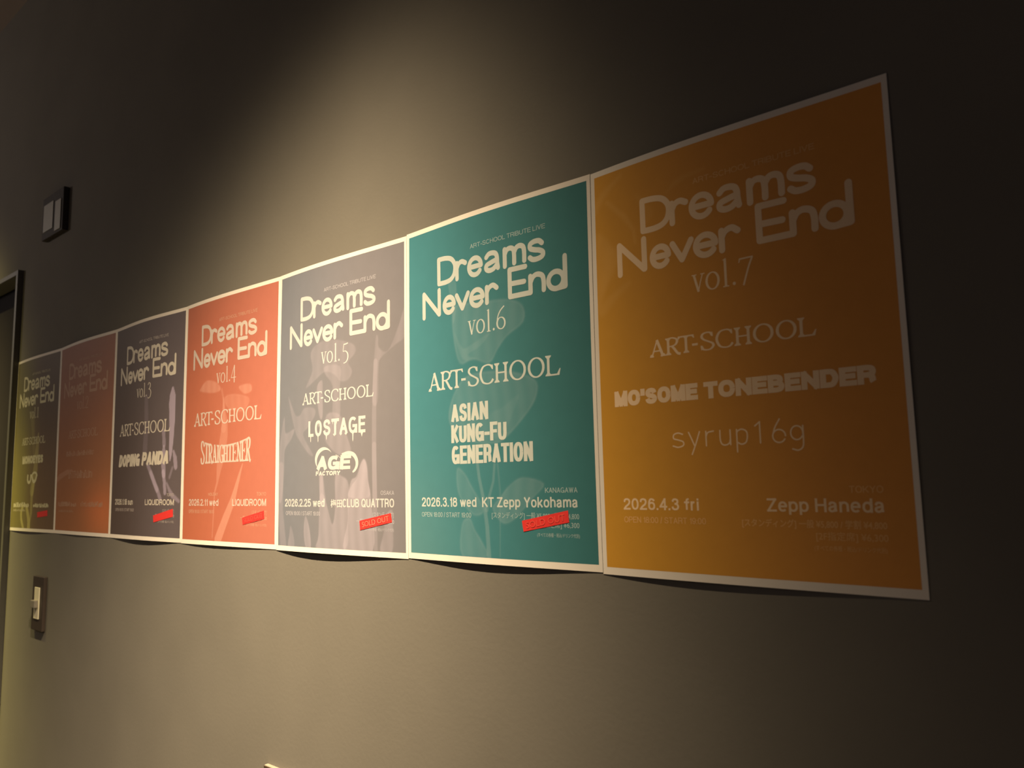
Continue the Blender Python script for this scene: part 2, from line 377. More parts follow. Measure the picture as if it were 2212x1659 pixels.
def grot(ink, s, x0, x1, base, cap, wv, shear=0.0, gap=1.0, fn=None, wh=None):
    """set a line to the width x0..x1: wv = stem weight in mm"""
    wh = wh or wv * 0.88
    tot = sum(GLYPH[c][0] for c in s); n = len(s)
    space = 0.115 * gap
    avail = (x1 - x0) - shear * cap - n * wv
    k_ = avail / (tot * 0.66 + space * (n - 1))
    if k_ < 0: k_ = 0.01
    x = x0; hgt = cap - wh
    wf = lambda t, q_: wh + (wv - wh) * abs(t[1])
    for c in s:
        a, strokes = GLYPH[c]
        W = a * 0.66 * k_
        for typ, pts in strokes:
            P = [(x + wv / 2 + p[0] * W, base + wh / 2 + p[1] * hgt) for p in pts]
            if a == 0.0: P = [(x + wv / 2, p[1]) for p in P]
            if typ == 'C': P = spline(P, 5)
            if typ == 'L':
                (ax, ay), (bx, by) = P[0], P[-1]
                d = math.hypot(bx - ax, by - ay) + 1e-9
                horiz = abs(by - ay) < 0.02 * d; vert = abs(bx - ax) < 0.06 * d
                e_ = wv / 2 if horiz else (wh / 2 if vert else wh * 0.42)
                ux, uy = (bx - ax) / d * e_, (by - ay) / d * e_
                P = [(ax - ux, ay - uy), ((ax + bx) / 2, (ay + by) / 2), (bx + ux, by + uy)]
            P = [(p[0] + shear * (p[1] - base), p[1]) for p in P]
            if fn: P = [fn(*p) for p in P]
            ink.ribbon(P, wf)
        x += W + wv + space * k_

# ---- title "Dreams / Never End": round-ended strokes of one weight
def title(ink, w=6.1):
    e = even(w)
    def st(*pieces):
        for p in pieces: ink.ribbon(p, e, cap=True)
    def ee(cx, cy, rx, ry):
        st(arc(cx, cy, rx, ry, 0, 322, 26), *lines((cx - rx + 0.5, cy), (cx + rx, cy)))
    # D
    st(*lines((63.6, 341.2), (63.6, 372.2)), spline([(63.6, 372.2), (76, 371.6), (86, 369), (92, 363), (93.6, 356), (91.5, 348), (85.5, 342.8), (76, 341.0), (63.6, 341.2)]))
    # r
    st(*lines((97.0, 341.2), (97.0, 360.8)), spline([(97.0, 354), (100.5, 359.5), (106, 361.3), (112.0, 358.6)]))
    ee(128.3, 350.8, 10.2, 10.3)
    # a
    st(spline([(147.2, 357.6), (151, 360.8), (156.5, 361.4), (162.0, 359.6), (164.2, 355), (164.6, 348), (165.6, 342)]),
       spline([(164, 352.2), (155, 350.2), (147.6, 347.8), (147.0, 343.4), (151.5, 341.0), (158, 341.8), (164, 346)]))
    # m
    st(*lines((176.2, 341.2), (176.2, 361.2)), spline([(176.2, 355), (179.5, 360), (184.5, 361.3), (189.2, 359), (190.4, 353), (190.4, 342.6)]),
       spline([(190.4, 355), (194, 360), (199, 361.3), (203.8, 359), (205.2, 353), (205.2, 342.6)]))
    # s
    st(spline([(230.6, 358.0), (226.5, 361.2), (220, 361.6), (214.2, 359.4), (214.2, 354.6), (220, 352.0), (227, 350.2), (231.8, 347), (230.8, 342.9), (224.5, 340.9), (217.5, 341.2), (213.2, 344.0)]))
    # N
    st(*lines((34.4, 302.0), (34.4, 332.6)), *lines((34.4, 332.6), (63.2, 302.6)), *lines((63.8, 302.6), (63.8, 333.0)))
    ee(82.0, 311.4, 9.0, 9.6)
    # v
    st(*lines((95.8, 320.4), (105.6, 303.2)), *lines((105.6, 303.2), (115.8, 320.4)))
    ee(130.6, 312.0, 10.0, 9.6)
    # r
    st(*lines((147.0, 303.2), (147.0, 321.4)), spline([(147.0, 315), (150.5, 320.2), (157, 322.4), (162.8, 318.6)]))
    # E
    st(*lines((206.2, 335.4), (183.0, 335.6), (183.0, 304.0), (213.0, 303.9)), *lines((183.0, 319.0), (204.2, 318.4)))
    # n
    st(*lines((213.2, 303.9), (213.2, 322.4)), spline([(213.2, 315), (217, 321), (223, 323.2), (229.8, 320.6), (231.8, 314), (231.8, 304.2)]))
    # d
    st(arc(248.6, 312.0, 10.2, 9.6, 0, 360, 28), *lines((261.2, 336.8), (261.2, 303.4)), *lines((250, 302.6), (260.6, 303.2)))

# ---- serif capitals: boxes x0..x1, y0..y1, broad-nib contrast
def serif(ink, ch, x0, x1, y0, y1, tk, tn):
    W = x1 - x0; H = y1 - y0
    X = lambda a: x0 + a * W
    Y = lambda a: y0 + a * H
    def bar(a, b, w=None):          # a straight stem between two points
        ink.ribbon([a, ((a[0] + b[0]) / 2, (a[1] + b[1]) / 2), b], even(w or tk))
    def foot(x, y, half, up=1):     # bracketed serif
        t = tn * 0.9
        ink.poly([(x - half, y), (x + half, y), (x + half, y + up * t * 0.7), (x + tk * 0.45, y + up * t * 2.4), (x - tk * 0.45, y + up * t * 2.4), (x - half, y + up * t * 0.7)])
    def stem(x, s=1.0):
        bar((x, y0), (x, y1)); foot(x, y0, tk * 1.15 * s); foot(x, y1, tk * 1.15 * s, -1)
    def curve(pts): ink.ribbon(spline(pts), nib(tk, tn))
    if ch == 'A':
        bar((X(0.12), y0), (X(0.5), y1), tn * 1.2); bar((X(0.48), y1), (X(0.86), y0), tk * 1.1); bar((X(0.24), Y(0.34)), (X(0.72), Y(0.34)), tn)
        foot(X(0.12), y0, tk * 0.85); foot(X(0.87), y0, tk * 1.1)
    elif ch == 'R':
        stem(X(0.18)); curve([(X(0.18), Y(0.97)), (X(0.5), Y(0.98)), (X(0.76), Y(0.88)), (X(0.80), Y(0.73)), (X(0.68), Y(0.57)), (X(0.44), Y(0.5)), (X(0.18), Y(0.5))])
        ink.ribbon(spline([(X(0.45), Y(0.5)), (X(0.62), Y(0.3)), (X(0.82), Y(0.06)), (X(1.02), Y(0.0))]), even(tk * 0.95))
    elif ch == 'T':
        stem(X(0.5)); bar((X(0.0), y1 - tn / 2), (X(1.0), y1 - tn / 2), tn * 1.1)
        for s in (0, 1):
            xx = X(s); d = 1 if s == 0 else -1
            ink.poly([(xx, y1), (xx + d * W * 0.16, y1 - tn * 0.8), (xx + d * W * 0.02, Y(0.80)), (xx - d * W * 0.03, Y(0.80))])
    elif ch == '-':
        bar((x0, (y0 + y1) / 2), (x1, (y0 + y1) / 2), tn * 1.7)
    elif ch == 'S':
        curve([(X(0.84), Y(0.80)), (X(0.72), Y(0.95)), (X(0.48), Y(0.99)), (X(0.2), Y(0.92)), (X(0.12), Y(0.75)), (X(0.27), Y(0.60)), (X(0.55), Y(0.48)), (X(0.84), Y(0.35)), (X(0.90), Y(0.2)), (X(0.72), Y(0.04)), (X(0.45), Y(0.005)), (X(0.2), Y(0.06)), (X(0.07), Y(0.24))])
        ink.poly([(X(0.80), Y(0.74)), (X(0.90), Y(0.74)), (X(0.87), Y(1.0)), (X(0.78), Y(0.93))])
        ink.poly([(X(0.02), Y(0.28)), (X(0.11), Y(0.28)), (X(0.16), Y(0.07)), (X(0.05), Y(0.0))])
    elif ch == 'C' or ch == 'G':
        curve([(X(0.93), Y(0.80)), (X(0.80), Y(0.94)), (X(0.56), Y(0.99)), (X(0.25), Y(0.91)), (X(0.07), Y(0.65)), (X(0.07), Y(0.38)), (X(0.24), Y(0.1)), (X(0.55), Y(0.01)), (X(0.80), Y(0.06)), (X(0.97), Y(0.22))])
        ink.poly([(X(0.89), Y(0.73)), (X(0.97), Y(0.73)), (X(0.94), Y(1.0)), (X(0.87), Y(0.92))])
        if ch == 'G': bar((X(0.88), Y(0.0)), (X(0.88), Y(0.42))); foot(X(0.84), Y(0.45), tk, -1)
    elif ch == 'H':
        stem(X(0.18)); stem(X(0.82)); bar((X(0.18), Y(0.5)), (X(0.82), Y(0.5)), tn)
    elif ch == 'O':
        P = arc((x0 + x1) / 2, (y0 + y1) / 2, W / 2 - tk * 0.5, H / 2 - tn * 0.4, 0, 360, 40); ink.ribbon(P, nib(tk, tn))
    elif ch == 'L':
        stem(X(0.18)); bar((X(0.18), y0 + tn / 2), (X(0.9), y0 + tn / 2), tn * 1.1)
        ink.poly([(X(0.72), y0), (X(0.93), y0), (X(1.02), Y(0.32)), (X(0.96), Y(0.32))])
    elif ch == 'I': stem(X(0.5))
    elif ch == 'N':
        bar((X(0.16), y0), (X(0.16), y1), tn * 1.2); bar((X(0.84), y0), (X(0.84), y1), tn * 1.2); bar((X(0.12), y1), (X(0.86), y0))
        foot(X(0.16), y0, tk * 0.8); foot(X(0.84), y1, tk * 0.8, -1); foot(X(0.1), y1, tk * 0.6, -1)
    elif ch == 'E':
        stem(X(0.2)); bar((X(0.2), y0 + tn / 2), (X(0.9), y0 + tn / 2), tn * 1.1); bar((X(0.2), y1 - tn / 2), (X(0.85), y1 - tn / 2), tn * 1.1); bar((X(0.2), Y(0.5)), (X(0.68), Y(0.5)), tn)
        ink.poly([(X(0.74), y0), (X(0.9), y0), (X(0.98), Y(0.26)), (X(0.90), Y(0.26))]); ink.poly([(X(0.72), y1), (X(0.86), y1), (X(0.90), Y(0.78)), (X(0.82), Y(0.78))])
        bar((X(0.68), Y(0.40)), (X(0.68), Y(0.60)), tn)

ART_BOX = [('A', 42.1, 63.9), ('R', 65.0, 85.2), ('T', 82.6, 104.2), ('-', 101.6, 109.2), ('S', 112.6, 131.4), ('C', 133.2, 155.0), ('H', 156.4, 177.4), ('O', 179.2, 203.6), ('O', 206.2, 229.9), ('L', 231.4, 251.0)]
def art_school(ink, x0, x1, base, cap, tk=3.3, tn=1.5):
    f = (x1 - x0) / 208.9
    for ch, a, b in ART_BOX:
        serif(ink, ch, x0 + (a - 42.1) * f, x0 + (b - 42.1) * f, base + (0.0 if ch != '-' else cap * 0.36), base + cap * (1 if ch != '-' else 0.46), tk * f * 1.05, tn * f * 1.1)

# ---- "vol.n": light serif lower case and old-style figures
def volume(ink, n):
    tk, tn = 2.4, 1.1
    nb = nib(tk, tn)
    ink.ribbon([(117.0, 285.0), (119, 277), (121.2, 268.6)], even(tk)); ink.ribbon([(121.0, 268.6), (123.2, 277), (125.8, 285.0)], even(tn))
    ink.poly([(114.6, 285.6), (119.6, 285.6), (119.6, 284.7), (114.6, 284.7)]); ink.poly([(123.6, 285.6), (128.0, 285.6), (128.0, 284.7), (123.6, 284.7)])
    ink.ribbon(arc(135.7, 276.6, 6.0, 8.0, 0, 360, 34), nb)
    ink.ribbon([(148.8, 294.6), (148.8, 281), (148.8, 268.6)], even(tk)); ink.poly([(146.0, 268.2), (151.8, 268.2), (151.8, 269.2), (146.0, 269.2)]); ink.poly([(146.0, 293.6), (149.6, 295.4), (149.6, 293.0)])
    ink.poly([(156.8 + 1.5 * math.cos(a), 269.9 + 1.6 * math.sin(a)) for a in np.linspace(0, 6.0, 12)])
    if n == 1: ink.ribbon([(169, 293.5), (169, 280), (169, 268.4)], even(tk)); ink.poly([(165.5, 268.2), (172.5, 268.2), (172.5, 269.2), (165.5, 269.2)]); ink.ribbon([(165.4, 290.5), (167, 291.6), (169, 293.4)], even(tn))
    if n == 2: ink.ribbon(spline([(162.5, 287), (165.5, 292.2), (170.5, 292.8), (173.8, 288.5), (172, 281.5), (167, 274.5), (162, 268.9)]), nb); ink.ribbon([(162, 269.0), (168, 269.0), (175, 269.0)], even(1.5))
    if n == 3: ink.ribbon(spline([(163, 289.5), (167, 293.4), (171.6, 291.6), (172.2, 286.5), (168.8, 282.2), (165.8, 281)]), nb); ink.ribbon(spline([(166.5, 281.4), (172, 280), (175, 274.6), (172.8, 267.6), (167.5, 264.4), (162.5, 265.4)]), nb)
    if n == 4: ink.ribbon([(171, 294), (171, 280), (171, 265)], even(tk)); ink.ribbon([(171, 293.4), (166, 283), (161.6, 273.8)], even(tn)); ink.ribbon([(161.2, 273.6), (168, 273.6), (176.4, 273.6)], even(1.1))
    if n == 5: ink.ribbon([(176.5, 291.6), (171, 290.6), (167.2, 290.6)], even(1.6)); ink.ribbon([(167.4, 290.6), (166.6, 285), (166.0, 280.4)], even(tn)); ink.ribbon(spline([(166.2, 280.6), (171.5, 280.6), (176, 276.6), (176.2, 270), (172.4, 265.2), (167, 263.8)]), nb)
    if n == 6: ink.ribbon(arc(168.2, 275.6, 6.0, 6.8, 0, 360, 32), nb); ink.ribbon(spline([(162.4, 277), (163.6, 284), (167.6, 290.4), (173.6, 295.2)]), even(1.5))
    if n == 7: ink.ribbon([(162.6, 291.2), (169, 291.4), (175.6, 291.4)], even(1.5)); ink.ribbon(spline([(175.0, 291.4), (171.4, 283.5), (168.4, 275), (165.6, 266.6)]), even(1.7)); ink.ribbon([(162.8, 291.6), (162.6, 289.6), (162.2, 288)], even(tn))

def syrup(ink):
    e = even(1.35)
    r = lambda p: ink.ribbon(p, e, cap=True)
    r(spline([(97, 135.6), (92.4, 137), (87.8, 135.6), (87.6, 132), (92.4, 130.4), (97.2, 128.6), (97.4, 125.2), (92, 123.6), (86.6, 125)]))
    r([(103.4, 137), (106.4, 130.5), (109.2, 124)]); r([(114.6, 137), (110.2, 125.5), (106.2, 116.4)])
    r([(121, 137), (121, 130), (121, 123.8)]); r(spline([(121, 132), (123, 135.8), (128.6, 136.9)]))
    r(spline([(135, 137), (135, 129), (136.4, 124.8), (139.8, 123.6), (143.6, 125.2), (144.8, 129)])); r([(144.8, 137), (144.8, 130), (144.8, 123.8)])
    r([(151, 137), (151, 127), (151, 117)]); r(spline([(151, 129), (151.4, 134.8), (155.6, 137), (160.0, 135), (160.8, 130.4), (159.4, 125.4), (155.4, 123.7), (151.4, 125.4)]))
    r([(172.6, 142.6), (172.6, 133), (172.6, 124)]); r([(172.4, 142.4), (170.4, 140.8), (168.2, 139.2)])
    r(arc(189.4, 129.2, 5.6, 5.6, 0, 330, 28)); r(spline([(184.0, 130.6), (186.2, 137), (190.4, 143.8)]))
    r(arc(204.8, 131.2, 5.2, 5.9, -38, 360, 28)); r(spline([(210.2, 137), (210.2, 126), (209.4, 119.2), (205.4, 116.4), (200.6, 117.6)]))

def lostage(ink):
    xs = [(84.5, 97.5, 'L'), (101, 117.5, 'O'), (121, 138, 'S'), (140, 157.5, 'T'), (158.5, 176.5, 'A'), (178.5, 197, 'G'), (199.5, 214, 'E')]
    for a, b, c in xs: grot(ink, c, a, b, 164.6, 22.8, 4.7, wh=4.2)
    rnd = random.Random(4)
    for x, yb, w0 in ((90.4, 156.3, 2.6), (108.7, 155.7, 3.0), (128.7, 158.0, 3.4), (147.2, 162.0, 5.0), (161.4, 162.4, 4.0), (172.6, 162.6, 4.0), (187.8, 153.0, 3.6), (206.6, 158.8, 5.4)):
        ink.poly([(x - w0 / 2 - 1, 166.2), (x - w0 / 3, 163.4), (x - 0.7, yb + 2), (x, yb), (x + 0.7, yb + 2), (x + w0 / 3, 163.4), (x + w0 / 2 + 1, 166.2)])
    for x in (105.5, 109.0, 112.0): ink.poly([(x - 0.9, 186), (x + 0.9, 186), (x, 176 + rnd.random() * 3)])
    for x in (143, 152, 203, 209): ink.poly([(x - 1.2, 184.6), (x + 1.2, 184.6), (x, 178.6 + rnd.random() * 3)])

def age_factory(ink):
    grot(ink, 'AGE', 105.0, 184.5, 116, 19.4, 7.6, 0.14, 0.25, wh=4.6)
    grot(ink, 'FACTORY', 103.6, 161, 108.4, 6.0, 2.2, 0.14, 0.6, wh=1.5)
    ink.ribbon(arc(124.5, 129.8, 20.4, 16.4, 212, 40, 30), lambda t, s: 0.4 + 8.2 * math.sin(math.pi * min(1, s * 1.02)) ** 0.9 * (1 - 0.62 * s))
    ink.ribbon(spline([(164, 136.4), (178, 138.0), (189, 135.4), (195.4, 128.6), (196.2, 121.0), (192.6, 115.0), (187.4, 111.6)]), lambda t, s: 1.6 + 4.4 * math.sin(math.pi * (0.15 + 0.8 * s)))
    ink.ribbon([(150, 136.6), (156, 134.8), (162, 131)], even(0.7))

def straightener(ink):
    s = 'STRAIGHTENER'; wd = {'I': 0.62}
    tot = sum(wd.get(c, 1.0) for c in s); x = 66.0; step = 157.0 / tot
    sub = Ink()
    for c in s:
        w_ = step * wd.get(c, 1.0)
        serif(sub, c, x + 0.4, x + w_ - 0.3, 0.0, 1.0 * 30, 4.2, 1.9); x += w_
    for f in sub.F: pass
    b = len(ink.V)
    for (px, py, h) in sub.V:
        u = (px - 66.0) / 157.0; c = 4 * (u - 0.5) ** 2
        top = 164.0 + 10.8 * c; bot = 135.2 - 0.3 * c
        ink.V.append((px, bot + py / 30.0 * (top - bot), h + ink.n * 0.0012))
    ink.F += [tuple(b + i for i in f) for f in sub.F]; ink.n += sub.n

def illegible(ink, x0, x1, base, cap, seed, w=1.6, pitch=6.0):
    """small print too blurred to read: short strokes of letter-like height"""
    r = random.Random(seed); x = x0
    while x < x1 - w:
        h = cap * r.choice((1, 1, 0.8, 0.72)); e = even(w * r.uniform(0.8, 1.3))
        ink.ribbon([(x, base), (x, base + h / 2), (x, base + h)], e)
        if r.random() < 0.8:
            yy = base + h * r.choice((0.06, 0.5, 0.94)); ink.ribbon([(x, yy), (x + pitch * 0.3, yy), (x + pitch * 0.62, yy)], e)
        if r.random() < 0.5: ink.ribbon([(x + pitch * 0.6, base), (x + pitch * 0.6, base + h / 2), (x + pitch * 0.6, base + h * 0.95)], e)
        x += pitch * r.uniform(0.85, 1.15)

# ------------------------------------------------------------------ printed pictures (soft x-ray flowers), in sheet mm
ARTWORK = {
    1: [
        ('S', [(94.2, 57.3, 11.6),(84.4, 44.8, 11.7),(86.9, 29.2, 11.6),(103.0, 7.8, 11.5)], 0.55, 1.5, 0),
        ('S', [(122.1, 55.8, 13.7),(134.0, 37.4, 15.7),(140.8, 22.2, 17.8),(140.7, 7.7, 20.0)], 0.5, 1.5, 0),
        ('S', [(161.1, 114.5, 15.6),(152.6, 79.7, 13.4),(153.1, 45.2, 13.4),(148.6, 29.9, 8.9)], 0.28, 1.5, 0),
        ('S', [(178.4, 229.3, 6.0),(176.1, 207.2, 17.8),(169.1, 145.6, 26.6),(155.9, 111.7, 23.8),(152.5, 94.1, 23.8)], 0.3, 1.5, 0),
        ('S', [(136.8, 267.4, 24.6),(145.8, 225.8, 18.3),(157.9, 182.7, 18.0)], 0.12, 4, 0),
    ],
    2: [
        ('S', [(-9.0, 110.8, 11.4),(22.4, 124.4, 13.0),(71.4, 134.7, 10.7),(97.8, 136.7, 4.4)], 0.3, 1.5, 0),
    ],
    3: [
        ('S', [(254.9, 273.6, 8.6),(254.9, 263.3, 19.2),(254.4, 247.1, 22.3),(255.2, 216.6, 19.1),(254.2, 181.3, 14.8),(252.5, 156.2, 9.8),(251.2, 144.2, 2.9)], 0.55, 1.5, 0),
        ('S', [(226.2, 197.9, 10.9),(229.4, 174.3, 11.8)], 0.3, 1.5, 0),
        ('S', [(228.0, 170.3, 6.5),(228.6, 161.2, 13.0),(227.7, 140.9, 15.1),(230.2, 119.7, 12.9)], 0.42, 1.5, 0),
        ('S', [(262.9, 159.8, 6.3),(268.9, 147.7, 12.5),(271.8, 133.7, 12.5)], 0.42, 1.5, 0),
        ('S', [(167.4, 140.6, 9.2),(187.2, 117.4, 11.2),(206.8, 92.7, 11.0)], 0.34, 1.5, 0),
        ('S', [(260.5, 131.0, 6.3),(250.9, 114.3, 6.4)], 0.2, 1.5, 0),
        ('S', [(157.3, 265.3, 14.0),(160.0, 212.1, 16.1),(156.4, 165.0, 18.5)], 0.1, 4, 0),
        ('S', [(182.4, 123.3, 10.8),(198.2, 102.5, 10.7),(209.7, 90.2, 10.5),(219.4, 75.7, 10.5)], 0.34, 1.5, 0),
        ('S', [(228.5, 123.9, 10.4),(233.0, 107.7, 10.3),(236.0, 87.7, 10.3)], 0.42, 1.5, 0),
        ('S', [(241.9, 103.6, 5.1),(251.2, 91.6, 8.4),(261.9, 82.0, 10.0),(285.8, 71.8, 6.6)], 0.3, 1.5, 0),
    ],
    4: [
        ('S', [(138.3, 242.6, 2.3),(140.7, 220.0, 8.6),(144.3, 203.5, 17.0),(142.5, 179.9, 22.5),(135.3, 150.7, 25.4),(127.9, 124.4, 14.2),(123.1, 102.4, 5.8),(115.2, 86.3, 4.1),(110.0, 12.9, 2.3)], 0.28, 1.5, 0),
        ('S', [(199.7, 131.1, 2.1),(192.2, 115.6, 6.0),(182.3, 94.4, 9.7),(172.2, 73.0, 14.2),(151.3, 44.2, 17.7),(127.5, 9.1, 19.8)], 0.42, 1.5, 0),
        ('P', [(58.8, 263.3),(82.1, 276.4),(116.2, 270.0),(128.8, 257.0),(104.8, 253.5),(64.1, 259.0)], 0.4, 3, 0),
        ('P', [(186.8, 257.7),(217.3, 258.4),(222.1, 247.0),(204.1, 243.5),(191.0, 249.8)], 0.4, 3, 0),
        ('P', [(144.2, 243.2),(173.1, 245.3),(211.5, 237.5),(214.1, 226.9),(196.8, 216.4),(168.4, 220.0),(147.8, 229.1)], 0.24, 2, 0.08),
        ('S', [(133.0, 256.6, 4.8),(139.8, 237.5, 5.9),(140.9, 212.8, 7.0),(140.6, 191.4, 15.2)], 0.2, 1.5, 0),
    ],
    5: [
        ('P', [(89.2, 287.6),(109.7, 300.0),(143.9, 300.4),(182.5, 290.6),(192.8, 282.2),(190.1, 274.2),(177.0, 263.9),(185.5, 251.2),(177.1, 240.3),(160.0, 239.6),(148.3, 249.2),(124.5, 256.5),(98.2, 245.7),(77.5, 237.8),(93.8, 261.0)], 0.2, 3, 0.03),
        ('P', [(235.5, 291.8),(239.9, 291.2),(241.6, 277.2),(259.8, 270.4),(280.4, 300.4),(294.0, 325.3),(293.6, 287.3),(275.2, 277.4),(246.0, 262.9),(240.7, 248.7),(238.8, 203.6),(228.3, 204.5),(231.0, 249.8)], 0.22, 3, 0),
        ('P', [(117.6, 244.2),(105.5, 236.8),(106.5, 212.3),(113.3, 190.0),(119.3, 193.2),(119.3, 223.4)], 0.3, 2, 0),
        ('P', [(124.4, 264.2),(158.8, 260.4),(159.1, 231.8),(159.4, 191.6),(143.0, 192.8),(142.6, 233.3),(124.5, 253.2)], 0.22, 3, 0),
        ('P', [(129.2, 193.7),(158.4, 191.7),(171.9, 166.3),(183.2, 139.3),(157.0, 136.8),(133.7, 150.7),(125.6, 162.9)], 0.26, 3, 0.05),
        ('S', [(234.6, 258.9, 7.9),(231.8, 191.0, 8.4),(231.4, 135.1, 8.7),(233.4, 69.0, 9.4)], 0.22, 1.5, 0),
        ('P', [(210.6, 128.6),(216.8, 121.1),(219.5, 99.9),(221.2, 77.8),(179.9, 78.0),(183.5, 91.5),(198.0, 104.8),(203.4, 121.5)], 0.4, 2, 0.05),
        ('P', [(30.2, 226.0),(38.2, 215.2),(50.6, 198.0),(63.4, 198.3),(73.8, 207.5),(96.8, 205.8),(101.0, 196.9),(84.8, 179.7),(70.4, 168.3),(95.8, 139.2),(85.5, 140.8),(64.2, 158.8),(48.9, 176.9)], 0.2, 3, 0.03),
        ('P', [(18.7, 197.7),(22.7, 173.4),(46.7, 178.3),(38.3, 163.8),(21.1, 148.3),(19.7, 118.3),(14.2, 74.9),(5.3, 75.0),(4.0, 118.7),(7.5, 156.5)], 0.24, 3, 0.03),
        ('S', [(116.4, 107.6, 9.9),(120.8, 74.7, 13.7)], 0.26, 1.5, 0),
        ('P', [(211.1, 128.2),(217.3, 115.4),(218.8, 100.9),(225.7, 70.2),(228.6, 7.2),(169.9, 4.9),(177.6, 45.8),(177.5, 74.1),(183.7, 99.5),(194.8, 105.2),(202.6, 118.7)], 0.42, 2, 0.03),
        ('P', [(149.5, 107.1),(162.7, 106.9),(179.0, 93.7),(177.7, 41.0),(171.5, 7.9),(108.5, 6.6),(111.7, 24.7),(114.3, 78.3),(122.9, 80.3),(133.3, 60.2),(143.5, 40.4),(149.9, 64.2)], 0.36, 3, 0.03),
        ('S', [(117.4, 107.8, 6.8),(117.6, 90.5, 8.6),(119.6, 70.2, 11.9)], 0.3, 1.5, 0),
        ('P', [(78.8, 51.6),(88.9, 34.3),(92.9, 7.0),(80.6, 6.6),(74.8, 28.9)], 0.38, 2, 0),
        ('S', [(231.8, 146.7, 8.3),(232.4, 79.7, 9.0),(234.6, 9.3, 7.4)], 0.2, 1.5, 0),
        ('S', [(11.1, 124.1, 13.5),(10.9, 59.4, 13.4),(20.0, 6.5, 16.9)], 0.22, 4, 0),
        ('P', [(39.9, 36.5),(47.6, 23.0),(49.8, 7.5),(33.2, 7.0),(36.5, 22.8)], 0.25, 3, 0),
        ('P', [(253.8, 53.5),(266.8, 61.0),(268.2, 42.6),(266.5, 7.8),(243.4, 7.8),(250.8, 33.0)], 0.28, 3, 0),
    ],
    6: [
        ('P', [(89.4, 304.8),(89.2, 271.3),(99.7, 236.9),(122.3, 239.2),(148.3, 231.4),(161.4, 245.6),(176.3, 259.4),(201.1, 272.9),(199.6, 291.7),(177.5, 301.7),(137.1, 305.2),(110.3, 308.0)], 0.22, 3, 0.1),
        ('P', [(91.2, 274.4),(104.6, 254.4),(118.2, 255.9),(149.1, 266.3),(135.8, 253.7),(113.5, 245.1),(126.7, 238.7),(104.3, 241.3)], 0.16, 3, 0),
        ('P', [(80.6, 341.8),(94.7, 337.5),(94.1, 304.0),(89.1, 286.4),(87.1, 305.1)], 0.2, 2, 0),
        ('P', [(98.4, 211.3),(81.0, 184.2),(82.7, 161.6),(113.5, 142.2),(153.0, 137.5),(172.1, 143.6),(202.2, 168.1),(217.0, 187.5),(214.1, 205.6),(174.2, 218.2),(123.4, 220.7)], 0.2, 3, 0.12),
        ('P', [(146.0, 169.2),(167.4, 177.6),(192.0, 189.7),(182.2, 169.5),(172.4, 153.3),(153.1, 143.1)], 0.1, 4, 0),
        ('S', [(124.3, 127.2, 4.4),(128.6, 98.4, 4.4),(135.8, 70.0, 5.1),(140.0, 42.0, 5.8),(142.0, 8.7, 6.5)], 0.28, 1.5, 0),
        ('S', [(153.3, 113.4, 3.5),(150.9, 93.8, 3.4),(143.7, 75.6, 3.9),(139.5, 61.6, 5.8)], 0.22, 1.5, 0),
        ('S', [(158.1, 113.3, 2.6),(161.1, 83.9, 2.6),(159.1, 9.5, 1.5)], 0.14, 1.5, 0),
        ('P', [(92.3, 109.4),(92.8, 84.5),(103.8, 67.1),(119.7, 55.7),(133.6, 58.7),(129.9, 70.0),(116.4, 87.2),(104.5, 103.2)], 0.16, 2, 0.12),
        ('P', [(224.3, 90.1),(194.6, 97.3),(174.3, 88.0),(160.9, 75.6),(149.2, 63.1),(162.0, 48.0),(175.0, 48.2),(189.8, 58.0),(208.1, 74.2)], 0.24, 2, 0.06),
        ('P', [(99.2, 44.0),(98.5, 8.2),(138.2, 8.6),(130.8, 25.0),(119.3, 38.7),(111.6, 51.4)], 0.2, 2, 0.1),
    ],
    7: [
        ('P', [(6.7, 349.3),(17.3, 345.0),(25.3, 334.2),(37.3, 326.2),(28.3, 308.6),(17.3, 292.9),(5.9, 273.5),(5.0, 304.2)], 0.3, 8, 0),
        ('S', [(38.7, 406.6, 4.1),(28.0, 400.5, 5.4),(14.9, 391.3, 8.4),(3.5, 377.7, 10.7)], 0.25, 8, 0),
        ('S', [(20.9, 382.4, 4.2),(41.0, 362.7, 6.0),(52.3, 345.7, 4.0),(53.7, 331.4, 2.0)], 0.25, 5, 0),
        ('S', [(92.4, 373.8, 1.9),(100.2, 380.2, 5.5),(111.4, 383.8, 5.4),(132.9, 386.0, 1.8)], 0.2, 5, 0),
        ('S', [(43.9, 291.4, 4.0),(29.4, 283.6, 8.1),(10.0, 269.2, 12.5)], 0.2, 8, 0),
        ('S', [(57.9, 379.7, 3.9),(70.7, 358.7, 11.4),(62.2, 343.4, 3.8)], 0.15, 6, 0),
    ],
}

def seg_dist(x, y, pts, closed):
    """distance to a polyline, with the parameter-interpolated width if given"""
    best = np.full(x.shape, 1e9); wid = np.zeros(x.shape)
    n = len(pts)
    for i in range(n if closed else n - 1):
        a = pts[i]; b = pts[(i + 1) % n]
        dx, dy = b[0] - a[0], b[1] - a[1]
        t = np.clip(((x - a[0]) * dx + (y - a[1]) * dy) / (dx * dx + dy * dy + 1e-9), 0, 1)
        d = np.hypot(x - a[0] - t * dx, y - a[1] - t * dy)
        m = d < best
        best = np.where(m, d, best)
        if len(a) > 2: wid = np.where(m, a[2] + (b[2] - a[2]) * t, wid)
    return best, wid

